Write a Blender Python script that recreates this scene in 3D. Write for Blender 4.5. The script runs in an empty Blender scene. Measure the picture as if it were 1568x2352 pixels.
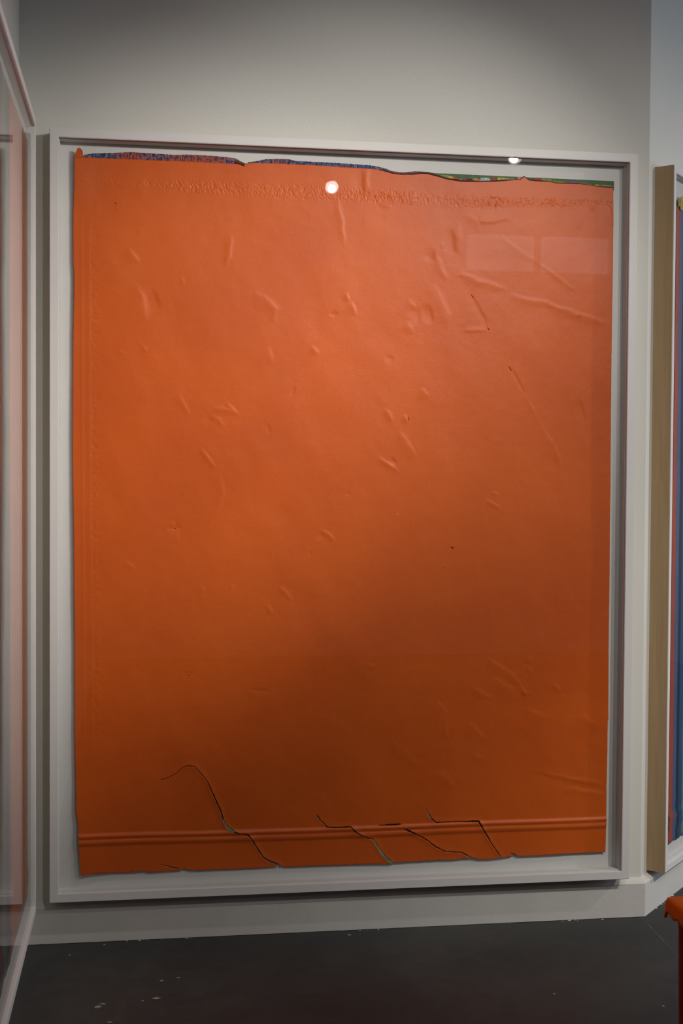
import bpy, bmesh, math, random
import numpy as np
from mathutils import Vector, Matrix, noise
from mathutils.geometry import delaunay_2d_cdt

sc = bpy.context.scene
COL = sc.collection
random.seed(7)

# ------------------------------------------------------------------ camera
cam_d = bpy.data.cameras.new('camera')
cam = bpy.data.objects.new('camera', cam_d)
COL.objects.link(cam)
cam_d.sensor_fit = 'VERTICAL'
cam_d.sensor_height = 36.0
cam_d.sensor_width = 24.0
cam_d.lens = 46.0
cam_d.clip_start = 0.05
cam_d.clip_end = 100
cam.matrix_world = Matrix(((0.98868457, -0.00212281, -0.14999441, 0.27369),
                           (-0.14987817, 0.02784140, -0.98831240, -4.02503),
                           (0.00627405, 0.99961010, 0.02720820, 1.41889),
                           (0, 0, 0, 1))) @ Matrix.Diagonal((1, 1, 1, 1))
cam_d.dof.use_dof = True
cam_d.dof.focus_distance = 3.98
cam_d.dof.aperture_fstop = 4.0
sc.camera = cam

# ------------------------------------------------------------------ world, exposure
world = bpy.data.worlds.new('world')
sc.world = world
world.use_nodes = True
world.node_tree.nodes['Background'].inputs[0].default_value = (0.55, 0.62, 0.75, 1)
world.node_tree.nodes['Background'].inputs[1].default_value = 0.3
sc.view_settings.view_transform = 'Standard'
sc.view_settings.look = 'None'
sc.view_settings.gamma = 1.0
sc.view_settings.use_curve_mapping = False
sc.view_settings.exposure = 0.0
sc.cycles.caustics_reflective = False
sc.cycles.caustics_refractive = False
sc.cycles.max_bounces = 6
sc.cycles.adaptive_threshold = 0.02
sc.cycles.diffuse_bounces = 3
sc.cycles.glossy_bounces = 3
sc.cycles.transparent_max_bounces = 8

# strengths of the lamps (their builders are further down)
KEY_W, KEY_CONE = 285.0, 33.0
MID_W, MID_CONE = 184.0, 38.6
FILL_W, FILL_CONE = 74.0, 61.6  # added fill lamp for the base light on the main wall
NEXT_W, NEXT_CONE = 225.0, 57.0
FAR_W, FAR_CONE = 85.0, 56.0
LEFT_W, LEFT_CONE = 95.0, 60.0
LAST_W, LAST_CONE = 150.0, 60.0
SIDE_W = 75.0
WINDOW_GLOW = 0.55
LAMP_COL = (1.0, 0.955, 0.89)
# measured outlines, metres: (x along wall, height)
LEFT=[(0.0697,2.3625),(0.0702,2.2943),(0.0682,2.2336),(0.0667,2.1923),(0.0672,2.0632),(0.0698,2.0064),(0.0686,1.9119),(0.0672,1.8393),(0.0668,1.7575),(0.0662,1.6835),(0.0656,1.5886),(0.0654,1.5301),(0.066,1.4584),(0.067,1.3841),(0.0684,1.3071),(0.0697,1.1921),(0.0712,0.9614),(0.0719,0.8458),(0.0727,0.6325),(0.074,0.5534),(0.076,0.4807),(0.0761,0.4079),(0.0819,0.3667),(0.0846,0.2951),(0.0891,0.218)]
BOTTOM=[(0.0911,0.2126),(0.0989,0.207),(0.1066,0.2107),(0.1286,0.2125),(0.1676,0.2123),(0.2158,0.2117),(0.2524,0.2116),(0.2851,0.213),(0.2917,0.2087),(0.3337,0.2097),(0.368,0.211),(0.3905,0.2115),(0.3971,0.2166),(0.4196,0.2117),(0.4435,0.2094),(0.5033,0.2098),(0.5501,0.2079),(0.5836,0.2093),(0.6373,0.2086),(0.6751,0.2105),(0.6913,0.2105),(0.7021,0.2128),(0.7116,0.2084),(0.7727,0.2087),(0.8546,0.2083),(0.9921,0.2085),(1.0406,0.2066),(1.0489,0.2104),(1.152,0.2113),(1.187,0.212),(1.2432,0.2113),(1.2784,0.2148),(1.3081,0.2157),(1.328,0.2094),(1.3564,0.2083),(1.399,0.2123),(1.436,0.2158),(1.4445,0.2217),(1.456,0.2157),(1.4703,0.2145),(1.5421,0.2153),(1.6431,0.2171),(1.6867,0.2169),(1.7376,0.2178),(1.7449,0.2161)]
RIGHT=[(1.7458,0.2697),(1.7458,0.2978),(1.746,0.3682),(1.7464,0.3963),(1.7458,0.4216),(1.7464,0.4525),(1.747,0.5228),(1.7469,0.5929),(1.747,0.642),(1.7493,0.642),(1.7476,0.8311),(1.7472,1.0364),(1.7464,1.2815),(1.7472,1.3885),(1.7461,1.6532),(1.7457,1.8646),(1.7464,2.0988),(1.7463,2.2197),(1.7448,2.3404)]
TOP=[(1.7448,2.3397),(1.6901,2.341),(1.6614,2.344),(1.6328,2.347),(1.59,2.3466),(1.5544,2.3466),(1.533,2.3512),(1.4976,2.3511),(1.4693,2.3527),(1.4594,2.3591),(1.4523,2.3636),(1.4411,2.353),(1.3919,2.3483),(1.3499,2.3439),(1.308,2.3416),(1.2522,2.3414),(1.2106,2.3451),(1.1828,2.352),(1.169,2.3555),(1.1482,2.3607),(1.1275,2.3612),(1.0932,2.3551),(1.0589,2.3537),(1.0315,2.3566),(1.0041,2.3635),(0.9632,2.3665),(0.8954,2.3677),(0.8413,2.3687),(0.7607,2.37),(0.6805,2.37),(0.6274,2.3691),(0.5903,2.3682),(0.5824,2.3646),(0.5744,2.361),(0.5586,2.3655),(0.5414,2.3629),(0.4954,2.3642),(0.4299,2.3647),(0.3647,2.3646),(0.2998,2.3645),(0.2353,2.3643),(0.171,2.3642),(0.0944,2.3635)]
TEARS=[([(0.3265,0.492),(0.337,0.493),(0.3567,0.4991),(0.3764,0.5106),(0.3961,0.5287),(0.412,0.5323),(0.4305,0.5305),(0.4491,0.5099),(0.4691,0.4852),(0.4838,0.4525),(0.4986,0.4185),(0.512,0.3885),(0.5188,0.3627),(0.5295,0.3422),(0.5402,0.331),(0.5536,0.3238),(0.5657,0.318),(0.5898,0.3158),(0.6006,0.3087),(0.6128,0.2893),(0.6263,0.2659),(0.6439,0.2408),(0.6615,0.2293),(0.6777,0.2219),(0.6954,0.2104)],[0.0011,0.0013,0.0013,0.0015,0.0013,0.0016,0.0017,0.0019,0.0021,0.0027,0.0035,0.0037,0.0048,0.0053,0.0093,0.0045,0.0035,0.0032,0.0037,0.004,0.0035,0.0035,0.004,0.0047,0.0093]),([(0.8099,0.3666),(0.8195,0.3513),(0.8333,0.3386),(0.8415,0.3288),(0.8675,0.3265),(0.9155,0.3276),(0.9307,0.3107),(0.9528,0.2976),(0.9708,0.2901),(0.9846,0.2869),(0.9944,0.2715),(1.0084,0.2504),(1.0224,0.2306),(1.0364,0.2178),(1.0489,0.2077)],[0.004,0.002,0.002,0.0032,0.0027,0.0029,0.004,0.0027,0.0027,0.0029,0.004,0.0056,0.0069,0.0067,0.0067]),([(1.0828,0.3164),(1.0996,0.309),(1.1234,0.2971),(1.1514,0.2823),(1.1866,0.2549),(1.2191,0.2385),(1.2712,0.2338),(1.3053,0.2144)],[0.0013,0.0053,0.0027,0.0027,0.0032,0.0027,0.0027,0.0032]),([(1.1548,0.3773),(1.162,0.3619),(1.1719,0.3451),(1.186,0.3322),(1.2562,0.3326),(1.324,0.3317),(1.3312,0.319),(1.3485,0.2906),(1.3701,0.2551),(1.4004,0.2122)],[0.0013,0.0035,0.0043,0.0029,0.0027,0.0047,0.0048,0.004,0.0021,0.0024]),([(1.0023,0.3288),(1.0258,0.3293),(1.0744,0.3304)],[0.0011,0.0027,0.0033]),([(0.3271,0.2301),(0.3508,0.2265),(0.364,0.2206),(0.3865,0.2157)],[0.0008,0.0016,0.0021,0.0033]),([(1.4302,0.2251),(1.4417,0.2204),(1.456,0.2143)],[0.0027,0.0053,0.0027]),([(0.3651,1.2575),(0.3717,1.2562)],[0.002,0.0033]),([(1.2261,1.199),(1.236,1.1949)],[0.002,0.004]),([(1.2029,1.1362),(1.2086,1.1321)],[0.0013,0.0027]),([(0.4085,0.8087),(0.4164,0.8099)],[0.0013,0.0027]),([(0.1866,2.2342),(0.193,2.2292)],[0.0013,0.0027]),([(1.0881,1.6045),(1.0909,1.591)],[0.0008,0.0016]),([(1.2861,1.9873),(1.2932,1.978)],[0.0008,0.0021]),([(1.3389,1.8869),(1.3445,1.8802)],[0.0013,0.0027]),([(1.409,1.7671),(1.4176,1.7536)],[0.0008,0.002])]
FOLDS=[([(0.2319,2.0969),(0.241,2.0764),(0.2617,2.0536)],0.008,0.0016),([(0.537,2.1553),(0.5359,2.1027),(0.528,2.0801),(0.5189,2.0535)],0.008,0.0015),([(0.2489,1.9959),(0.2684,1.9443),(0.2815,1.8794)],0.0146,0.0018),([(0.2942,1.9776),(0.3164,1.9168)],0.0146,-0.0015),([(0.3878,2.0156),(0.3983,1.9975)],0.0053,0.0008),([(0.2699,1.8112),(0.2817,1.7931)],0.0053,0.001),([(0.1976,1.7888),(0.2234,1.7841)],0.0053,0.0006),([(0.3823,1.6651),(0.3981,1.6324),(0.4139,1.5997)],0.0067,0.0012),([(0.4783,1.6296),(0.514,1.6261),(0.5511,1.6081)],0.0067,0.0015),([(0.5179,1.6434),(0.5444,1.6213),(0.5617,1.599)],0.0053,0.0018),([(0.4823,1.6032),(0.5048,1.5916),(0.5248,1.5681)],0.0053,0.0011),([(0.4586,1.6069),(0.4851,1.5808)],0.008,-0.0008),([(0.8635,2.2728),(0.872,2.2133),(0.8804,2.1736),(0.8875,2.1273)],0.008,0.0028),([(0.8897,1.9847),(0.8994,1.9582)],0.0053,0.002),([(0.9021,1.9583),(0.9158,1.9373),(0.9228,1.9134)],0.0067,0.0018),([(0.8414,1.918),(0.8549,1.9184),(0.8657,1.9253)],0.0053,-0.0018),([(0.7826,1.818),(0.7962,1.8037),(0.8124,1.792)],0.0067,0.0015),([(0.6092,1.977),(0.6453,1.9542),(0.6747,1.9285),(0.6723,1.886)],0.0106,0.0016),([(0.6473,1.8125),(0.6514,1.7888),(0.6595,1.7624)],0.0106,0.0012),([(0.7362,1.6906),(0.7203,1.661)],0.004,-0.001),([(0.6457,1.5801),(0.6539,1.5456)],0.0067,-0.0008),([(1.0232,1.6347),(1.04,1.5904)],0.008,0.0016),([(1.0783,1.6152),(1.091,1.5883)],0.0053,0.0014),([(1.0622,1.5636),(1.0859,1.5233),(1.1167,1.4776)],0.0093,0.002),([(0.9941,1.4819),(1.0175,1.4632),(1.0618,1.4365)],0.0053,0.002),([(1.0353,1.4809),(1.0437,1.4661),(1.0561,1.4581)],0.0053,-0.0016),([(1.1219,1.6928),(1.154,1.6676)],0.008,0.0012),([(1.0111,1.7893),(1.0427,1.7818)],0.008,-0.001),([(1.1916,2.1331),(1.1752,2.103),(1.188,2.0737),(1.2132,2.0394)],0.0106,0.0026),([(1.164,2.1228),(1.1602,2.0823)],0.012,-0.002),([(1.2464,2.2199),(1.2482,2.1727),(1.2473,2.116)],0.0106,0.0018),([(1.223,2.1921),(1.2262,2.145),(1.2334,2.1115)],0.012,-0.0018),([(1.1984,2.1441),(1.1931,2.1237)],0.004,0.0012),([(1.2312,2.0466),(1.2576,2.0515),(1.3109,2.0327),(1.3981,2.0066)],0.008,0.0016),([(1.4025,1.9945),(1.4733,1.9787),(1.5344,1.9721),(1.583,1.9542)],0.008,0.0014),([(1.53,1.9775),(1.5401,1.964),(1.5945,1.9517),(1.6448,1.931),(1.7313,1.9139)],0.008,0.0016),([(1.6304,1.9389),(1.6462,1.9297)],0.004,0.0012),([(1.3725,2.1769),(1.4363,2.1383),(1.5003,2.0967)],0.008,0.001),([(1.5003,2.0967),(1.5648,2.0536),(1.6295,2.0116)],0.0047,0.0011),([(1.2833,1.9954),(1.3117,1.9419),(1.3417,1.8829)],0.0067,-0.0012),([(1.2593,1.8715),(1.3375,1.8787)],0.0053,0.0012),([(1.4104,1.7672),(1.4622,1.6819)],0.0047,-0.0013),([(1.4622,1.6819),(1.5158,1.5867)],0.0053,0.0009),([(1.5158,1.5867),(1.5594,1.5115),(1.596,1.4388)],0.008,0.0011),([(1.6407,1.6709),(1.6646,1.5885)],0.008,-0.0014),([(1.1649,2.0218),(1.1833,1.9683),(1.217,1.926),(1.2119,1.8745)],0.0133,0.002),([(1.1474,1.9539),(1.1589,1.9002)],0.012,-0.0016),([(1.0866,1.9685),(1.1116,1.9422)],0.008,0.0012),([(1.0803,1.9011),(1.104,1.8653)],0.0106,0.0014),([(1.1143,1.9531),(1.1204,1.8858)],0.0106,-0.001),([(1.3593,1.3701),(1.3848,1.3647)],0.0053,0.0012),([(1.3426,1.3481),(1.388,1.3209)],0.0053,0.0012),([(0.4497,1.5064),(0.4696,1.4775),(0.4948,1.4393)],0.006,0.0018),([(0.5095,1.4155),(0.5163,1.3691),(0.5058,1.3226),(0.4795,1.2867)],0.008,0.001),([(0.3651,1.276),(0.3691,1.2575)],0.0067,0.0015),([(0.3481,1.2575),(0.3914,1.2588)],0.0067,-0.0016),([(0.3704,1.2496),(0.381,1.2165)],0.0106,0.0008),([(0.3953,0.8182),(0.4138,0.8099),(0.4296,0.8123)],0.0053,-0.0015),([(0.4059,0.8034),(0.4164,0.8139)],0.004,0.001),([(0.2155,1.1536),(0.2323,1.1496),(0.2531,1.1363)],0.0067,0.0009),([(0.8156,1.2536),(0.8373,1.2455),(0.8647,1.2199)],0.0053,0.0016),([(0.8183,1.2496),(0.8212,1.2227)],0.0067,-0.001),([(0.7781,1.1864),(0.7917,1.1756)],0.0053,-0.001),([(0.6563,1.0287),(0.6604,1.0113),(0.6712,1.0004)],0.0053,0.0018),([(0.687,1.0794),(0.7072,1.0619),(0.7276,1.0375)],0.0053,0.0013),([(0.8978,1.3735),(0.9074,1.3574)],0.004,-0.0009),([(0.9601,0.8402),(0.9905,0.8262)],0.0053,0.001),([(0.5999,0.7625),(0.6684,0.7545)],0.004,-0.001),([(0.4446,1.0837),(0.4605,1.0636)],0.0067,0.0008),([(0.5359,1.0844),(0.5493,1.0763)],0.0053,0.0008),([(1.3502,0.8481),(1.3787,0.8297),(1.4101,0.8085)],0.0093,0.0016),([(1.4072,0.8127),(1.4359,0.7873),(1.4618,0.7634)],0.008,0.0022),([(1.4589,0.7634),(1.4721,0.7355),(1.4822,0.7242)],0.0053,0.0014),([(1.3621,0.7913),(1.4364,0.7417)],0.0106,0.0013),([(1.3017,0.751),(1.33,0.7409),(1.3628,0.7182)],0.008,0.0012),([(1.4741,0.8172),(1.4855,0.8115),(1.49,0.7975)],0.0053,0.0011),([(1.4578,0.7316),(1.4935,0.735)],0.0053,0.001),([(1.1827,0.7189),(1.2251,0.6713)],0.012,0.0014),([(1.2816,0.6426),(1.3499,0.5913)],0.012,0.0013),([(1.2994,0.5414),(1.3419,0.5361)],0.0067,0.001),([(1.6553,0.6622),(1.7182,0.6188)],0.012,0.0014),([(1.4726,0.6827),(1.5445,0.6534)],0.012,0.0012),([(1.5648,0.7643),(1.5867,0.7333)],0.0067,0.0012),([(1.4779,0.8559),(1.4924,0.8349)],0.008,0.0008),([(1.489,0.4794),(1.5566,0.4636),(1.6434,0.4415),(1.7453,0.4217)],0.0106,-0.0022),([(1.5392,0.4752),(1.6404,0.4556),(1.7451,0.4385)],0.0106,0.0016),([(1.6046,0.4259),(1.6698,0.4169),(1.7455,0.4062)],0.008,0.0016),([(1.1846,0.499),(1.2483,0.4365)],0.0133,0.0014),([(1.2183,0.6467),(1.2216,0.5916)],0.0053,0.0012),([(1.0446,0.5959),(1.1286,0.5115)],0.016,0.001),([(0.7972,0.6831),(0.9066,0.64)],0.0186,0.0008),([(0.9578,2.3696),(0.9526,2.3361),(0.9569,2.2963)],0.0093,0.0022),([(0.936,2.3687),(0.9336,2.322),(0.9421,2.2757)],0.0133,-0.002),([(1.1074,2.3021),(1.0981,2.2615)],0.016,0.0012),([(1.7267,2.2917),(1.7373,2.251),(1.7478,2.217)],0.0093,0.0016),([(1.3363,2.3001),(1.3616,2.2876),(1.3591,2.255)],0.004,-0.0018),([(1.3756,2.2962),(1.3729,2.2785)],0.004,-0.0014),([(1.2698,2.2409),(1.3091,2.218),(1.4072,2.2256)],0.008,0.0011),([(1.5336,2.2981),(1.555,2.2881)],0.004,0.0012),([(1.5764,2.2902),(1.5865,2.2797)],0.004,0.0014),([(1.6622,2.2825),(1.6838,2.2696)],0.0053,0.0013),([(0.9913,2.2576),(1.0323,2.2524)],0.004,0.0012),([(1.0252,2.2922),(1.039,2.2727)],0.004,0.0015),([(0.8259,0.4382),(0.8536,0.3693)],0.0133,0.0008),([(0.4819,0.6229),(0.5288,0.5278)],0.0186,0.0007),([(1.3557,1.016),(1.3634,0.9471)],0.016,0.0008),([(1.5055,0.9455),(1.535,0.862)],0.016,0.0008)]
FRINGE=[(0.0967,2.3726),(0.1261,2.3783),(0.1837,2.3821),(0.2352,2.3869),(0.2868,2.3859),(0.3647,2.384),(0.4038,2.3864),(0.4562,2.3866),(0.5219,2.3842),(0.5483,2.3814),(0.5642,2.3742),(0.5748,2.3694),(0.5827,2.371),(0.5946,2.3722),(0.6145,2.3763),(0.641,2.3827),(0.681,2.3857),(0.7103,2.3856),(0.7344,2.3813),(0.7881,2.3809),(0.842,2.3806),(0.8961,2.3795),(0.964,2.3777),(0.9886,2.3747),(1.0105,2.3702),(1.0324,2.3625),(1.0667,2.3598),(1.1079,2.3655),(1.1355,2.3647)]
RIDGE=[(0.0871,0.3348),(0.5296,0.3287),(0.772,0.3271),(1.7435,0.3331)]
BAND_TOP=[(0.1711,2.3022),(0.3648,2.3099),(0.5746,2.3104),(0.761,2.3125),(1.0319,2.3099),(1.3083,2.3018),(1.7193,2.3052)]
BAND_BOT=[(0.1711,2.2854),(0.3649,2.2734),(0.5749,2.2618),(0.7613,2.2596),(1.0322,2.2591),(1.3088,2.2559),(1.7196,2.2819)]
VL1=[(0.0907,2.1854),(0.0938,1.5369),(0.0982,0.8823)]
VL2=[(0.1163,2.1605),(0.1182,1.5371),(0.1253,0.8819),(0.1282,0.618)]
GREEN_TOP=[(1.1495,2.3641),(1.1703,2.363),(1.2118,2.3633),(1.3093,2.3625),(1.4498,2.3621),(1.5918,2.3617),(1.7497,2.3611)]
PATCHES=[((1.1855,2.3589),(1.2189,2.3468),'limegreen'),((1.2105,2.3558),(1.2314,2.3459),'yellow'),((1.2271,2.3538),(1.2425,2.345),'red'),((1.2411,2.349),(1.2578,2.3429),'tan'),((1.2577,2.3497),(1.2884,2.3428),'black'),((1.2591,2.3511),(1.2717,2.3435),'red'),((1.2883,2.3522),(1.3135,2.3438),'salmon'),((1.3134,2.3559),(1.3443,2.3464),'paleblue'),((1.3456,2.3559),(1.3638,2.3499),'red'),((1.368,2.3581),(1.3947,2.3525),'yellow'),((1.3918,2.3564),(1.4285,2.3497),'tan'),((1.4325,2.3621),(1.4496,2.3533),'pink'),((1.489,2.3617),(1.5103,2.3571),'red'),((1.5103,2.3598),(1.5444,2.353),'limegreen'),((1.5443,2.3557),(1.5899,2.3494),'olive'),((1.5899,2.3548),(1.6328,2.3483),'purple'),((1.6327,2.3524),(1.6729,2.3458),'mauve'),((1.6843,2.349),(1.7045,2.3416),'gold'),((1.7044,2.3484),(1.7448,2.3418),'umber')]
SPECKS=[(1.0573,1.3024),(0.8994,0.9116),(0.3033,1.4195),(0.2806,1.0702),(0.3264,1.0566),(0.8205,1.3396),(0.8045,1.0558),(0.336,1.899),(1.6279,1.0345),(1.3528,1.0202),(1.2015,0.9763),(1.6264,1.1622),(0.8077,1.6704),(0.9572,1.6673)]
TAB=[(0.0702,2.3619),(0.074,2.3755),(0.0791,2.3874),(0.0829,2.3894),(0.0893,2.3872),(0.0944,2.379),(0.095,2.3713),(0.0931,2.3628)]
FLOOR_JOINT=[(1.8682, -0.0303), (1.8469, -0.3823)]
SCUFFS=[(0.3115, -0.4773, 0.0141, 0.009), (0.1582, -0.5153, 0.0116, 0.0117), (0.1702, -0.4966, 0.0105, 0.0059), (0.3284, -0.3559, 0.0061, 0.0064), (0.9077, -0.0639, 0.0067, 0.0077), (0.1619, -0.0477, 0.0039, 0.0075), (1.3949, -0.5941, 0.0048, 0.0062), (0.2764, -0.4904, 0.0047, 0.0059), (0.1916, -0.6182, 0.0079, 0.0055), (1.6599, -0.7137, 0.0047, 0.006), (0.0628, -0.1214, 0.0051, 0.0072), (0.411, -0.0245, 0.0093, 0.0046), (0.3761, -0.3398, 0.0061, 0.0065)]
BENCH=(1.472,2.25,-1.75,-1.160,0.45)
DRIPS=[(1.472,-1.1690,0.016),(1.472,-1.30,0.02),(1.60,-1.16,0.02),(1.9,-1.16,0.03),(1.8,-1.75,0.03),(1.472,-1.5,0.03)]
LEGS=[(1.512,-1.215),(2.20,-1.215),(1.512,-1.70),(2.20,-1.70)]

# ------------------------------------------------------------------ helpers
def mesh_obj(name, verts, faces, mats, parent=None, smooth=False, mat_idx=None):
    me = bpy.data.meshes.new(name)
    me.from_pydata([tuple(v) for v in verts], [], [tuple(f) for f in faces])
    if not isinstance(mats, (list, tuple)):
        mats = [mats]
    for m in mats:
        me.materials.append(m)
    if mat_idx is not None:
        me.polygons.foreach_set('material_index', mat_idx)
    if smooth:
        me.polygons.foreach_set('use_smooth', [True] * len(me.polygons))
    me.update()
    o = bpy.data.objects.new(name, me)
    COL.objects.link(o)
    if parent:
        o.parent = parent
    return o


def bm_obj(name, bm, mats, parent=None, smooth=False):
    bmesh.ops.recalc_face_normals(bm, faces=bm.faces)
    me = bpy.data.meshes.new(name)
    bm.to_mesh(me)
    bm.free()
    if not isinstance(mats, (list, tuple)):
        mats = [mats]
    for m in mats:
        me.materials.append(m)
    if smooth:
        me.polygons.foreach_set('use_smooth', [True] * len(me.polygons))
    o = bpy.data.objects.new(name, me)
    COL.objects.link(o)
    if parent:
        o.parent = parent
    return o


def prism_bm(poly, axis, a, b, bevel=0.0, bm=None):
    """Extrude a polygon along an axis ('x','y','z') from a to b."""
    own = bm or bmesh.new()

    def P(p, t):
        return {'x': (t, p[0], p[1]), 'y': (p[0], t, p[1]), 'z': (p[0], p[1], t)}[axis]
    va = [own.verts.new(P(p, a)) for p in poly]
    vb = [own.verts.new(P(p, b)) for p in poly]
    n = len(poly)
    own.faces.new(va)
    own.faces.new(vb[::-1])
    for i in range(n):
        own.faces.new((va[i], va[(i + 1) % n], vb[(i + 1) % n], vb[i]))
    if bevel:
        bmesh.ops.recalc_face_normals(own, faces=own.faces)
        bmesh.ops.bevel(own, geom=own.edges[:], offset=bevel, segments=2, affect='EDGES', profile=0.6)
    return own


def box_bm(x0, x1, y0, y1, z0, z1, bevel=0.0, bm=None):
    return prism_bm([(x0, y0), (x1, y0), (x1, y1), (x0, y1)], 'z', z0, z1, bevel, bm)


def cyl_bm(p0, p1, r0, r1, n=24, bm=None, caps=True):
    own = bm or bmesh.new()
    p0, p1 = Vector(p0), Vector(p1)
    d = (p1 - p0).normalized()
    u = d.orthogonal().normalized()
    v = d.cross(u)
    ra = [own.verts.new(p0 + (u * math.cos(t) + v * math.sin(t)) * r0) for t in [2 * math.pi * i / n for i in range(n)]]
    rb = [own.verts.new(p1 + (u * math.cos(t) + v * math.sin(t)) * r1) for t in [2 * math.pi * i / n for i in range(n)]]
    for i in range(n):
        own.faces.new((ra[i], ra[(i + 1) % n], rb[(i + 1) % n], rb[i]))
    if caps:
        own.faces.new(ra[::-1])
        own.faces.new(rb)
    return own


def empty(name, loc=(0, 0, 0), rz=0.0):
    o = bpy.data.objects.new(name, None)
    o.empty_display_size = 0.1
    o.location = loc
    o.rotation_euler = (0, 0, rz)
    COL.objects.link(o)
    return o


def tag(o, label, cat, group=None):
    o['label'] = label
    o['category'] = cat
    if group:
        o['group'] = group
    return o


def structure(o, label=None):
    o['kind'] = 'structure'
    if label:
        o['label'] = label
    return o


# ------------------------------------------------------------------ materials
def new_mat(name):
    m = bpy.data.materials.new(name)
    m.use_nodes = True
    nt = m.node_tree
    return m, nt, nt.nodes['Principled BSDF']


def ramp(nt, stops, interp='LINEAR'):
    r = nt.nodes.new('ShaderNodeValToRGB')
    r.color_ramp.interpolation = interp
    els = r.color_ramp.elements
    while len(els) < len(stops):
        els.new(0.5)
    for e, (p, c) in zip(els, stops):
        e.position = p
        e.color = (c[0], c[1], c[2], 1)
    return r


def coords(nt, scale=(1, 1, 1)):
    tc = nt.nodes.new('ShaderNodeTexCoord')
    mp = nt.nodes.new('ShaderNodeMapping')
    mp.inputs['Scale'].default_value = scale
    nt.links.new(tc.outputs['Object'], mp.inputs[0])
    return mp.outputs[0]


def noise_node(nt, vec, scale, detail=4, rough=0.5, distort=0.0):
    n = nt.nodes.new('ShaderNodeTexNoise')
    n.inputs['Scale'].default_value = scale
    n.inputs['Detail'].default_value = detail
    n.inputs['Roughness'].default_value = rough
    n.inputs['Distortion'].default_value = distort
    nt.links.new(vec, n.inputs['Vector'])
    return n


def bump(nt, bsdf, height, strength, dist):
    b = nt.nodes.new('ShaderNodeBump')
    b.inputs['Strength'].default_value = strength
    b.inputs['Distance'].default_value = dist
    nt.links.new(height, b.inputs['Height'])
    nt.links.new(b.outputs[0], bsdf.inputs['Normal'])
    return b


def paint_mat(name, col, rough=0.55, var=0.06, vscale=3.0, bscale=0, bdist=0.001, bstr=0.3, spec=0.5, stretch=(1, 1, 1)):
    m, nt, p = new_mat(name)
    v = coords(nt, stretch)
    n = noise_node(nt, v, vscale, 2, 0.55)
    lo = tuple(c * (1 - var) for c in col)
    hi = tuple(min(1, c * (1 + var)) for c in col)
    r = ramp(nt, [(0.3, lo), (0.7, hi)])
    nt.links.new(n.outputs[0], r.inputs[0])
    nt.links.new(r.outputs[0], p.inputs['Base Color'])
    p.inputs['Roughness'].default_value = rough
    p.inputs['Specular IOR Level'].default_value = spec
    if bscale:
        b = noise_node(nt, v, bscale, 2, 0.5)
        bump(nt, p, b.outputs[0], bstr, bdist)
    return m


M_WALL = paint_mat('wall_paint', (0.70, 0.695, 0.65), 0.75, 0.015, 1.5, 130, 0.0012, 0.22, 0.25)
M_CEIL = paint_mat('ceiling_paint', (0.62, 0.62, 0.60), 0.85, 0.02, 2, 60, 0.001, 0.2, 0.2)
M_BASE = paint_mat('baseboard_paint', (0.66, 0.64, 0.60), 0.6, 0.03, 9, 70, 0.0012, 0.35, 0.3)
M_FRAME = paint_mat('frame_white_lacquer', (0.725, 0.705, 0.69), 0.5, 0.012, 6, 0, spec=0.3)
M_MAT = paint_mat('white_mount_board', (0.73, 0.712, 0.70), 0.85, 0.01, 8, 400, 0.0003, 0.15, 0.15)
M_LAMP = paint_mat('lamp_housing_white', (0.7, 0.7, 0.68), 0.45, 0.02, 5)
M_BLACK = paint_mat('track_black', (0.02, 0.02, 0.021), 0.5, 0.05, 5)


def wood_mat():
    m, nt, p = new_mat('plywood_side')
    v = coords(nt, (22, 22, 0.9))
    n = noise_node(nt, v, 3.0, 6, 0.6, 0.6)
    r = ramp(nt, [(0.25, (0.40, 0.275, 0.15)), (0.55, (0.46, 0.325, 0.185)), (0.8, (0.51, 0.37, 0.22))])
    nt.links.new(n.outputs[0], r.inputs[0])
    nt.links.new(r.outputs[0], p.inputs['Base Color'])
    p.inputs['Roughness'].default_value = 0.6
    p.inputs['Specular IOR Level'].default_value = 0.25
    bump(nt, p, n.outputs[0], 0.2, 0.0008)
    return m


M_WOOD = wood_mat()


def orange_mat(name, base=(0.70, 0.112, 0.009), rough=0.44, spec=0.31):
    m, nt, p = new_mat(name)
    v = coords(nt)
    n = noise_node(nt, v, 2.2, 5, 0.55, 0.3)
    lo = (base[0] * 0.90, base[1] * 0.86, base[2] * 0.9)
    hi = (base[0] * 1.06, base[1] * 1.12, base[2] * 1.15)
    r = ramp(nt, [(0.3, lo), (0.7, hi)])
    nt.links.new(n.outputs[0], r.inputs[0])
    nt.links.new(r.outputs[0], p.inputs['Base Color'])
    p.inputs['Roughness'].default_value = rough
    p.inputs['Specular IOR Level'].default_value = spec
    g = noise_node(nt, v, 260, 1, 0.6)
    g2 = noise_node(nt, v, 28, 3, 0.55)
    add = nt.nodes.new('ShaderNodeMath')
    add.operation = 'MULTIPLY_ADD'
    add.inputs[1].default_value = 1.6
    nt.links.new(g2.outputs[0], add.inputs[0])
    nt.links.new(g.outputs[0], add.inputs[2])
    bump(nt, p, add.outputs[0], 0.22, 0.0012)
    return m


M_ORANGE = orange_mat('orange_paint_skin')
M_MAROON = paint_mat('dark_maroon_edge', (0.05, 0.008, 0.006), 0.6, 0.2, 60)
M_UNDER = paint_mat('teal_grey_under_layer', (0.10, 0.17, 0.155), 0.7, 0.35, 25)


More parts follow.
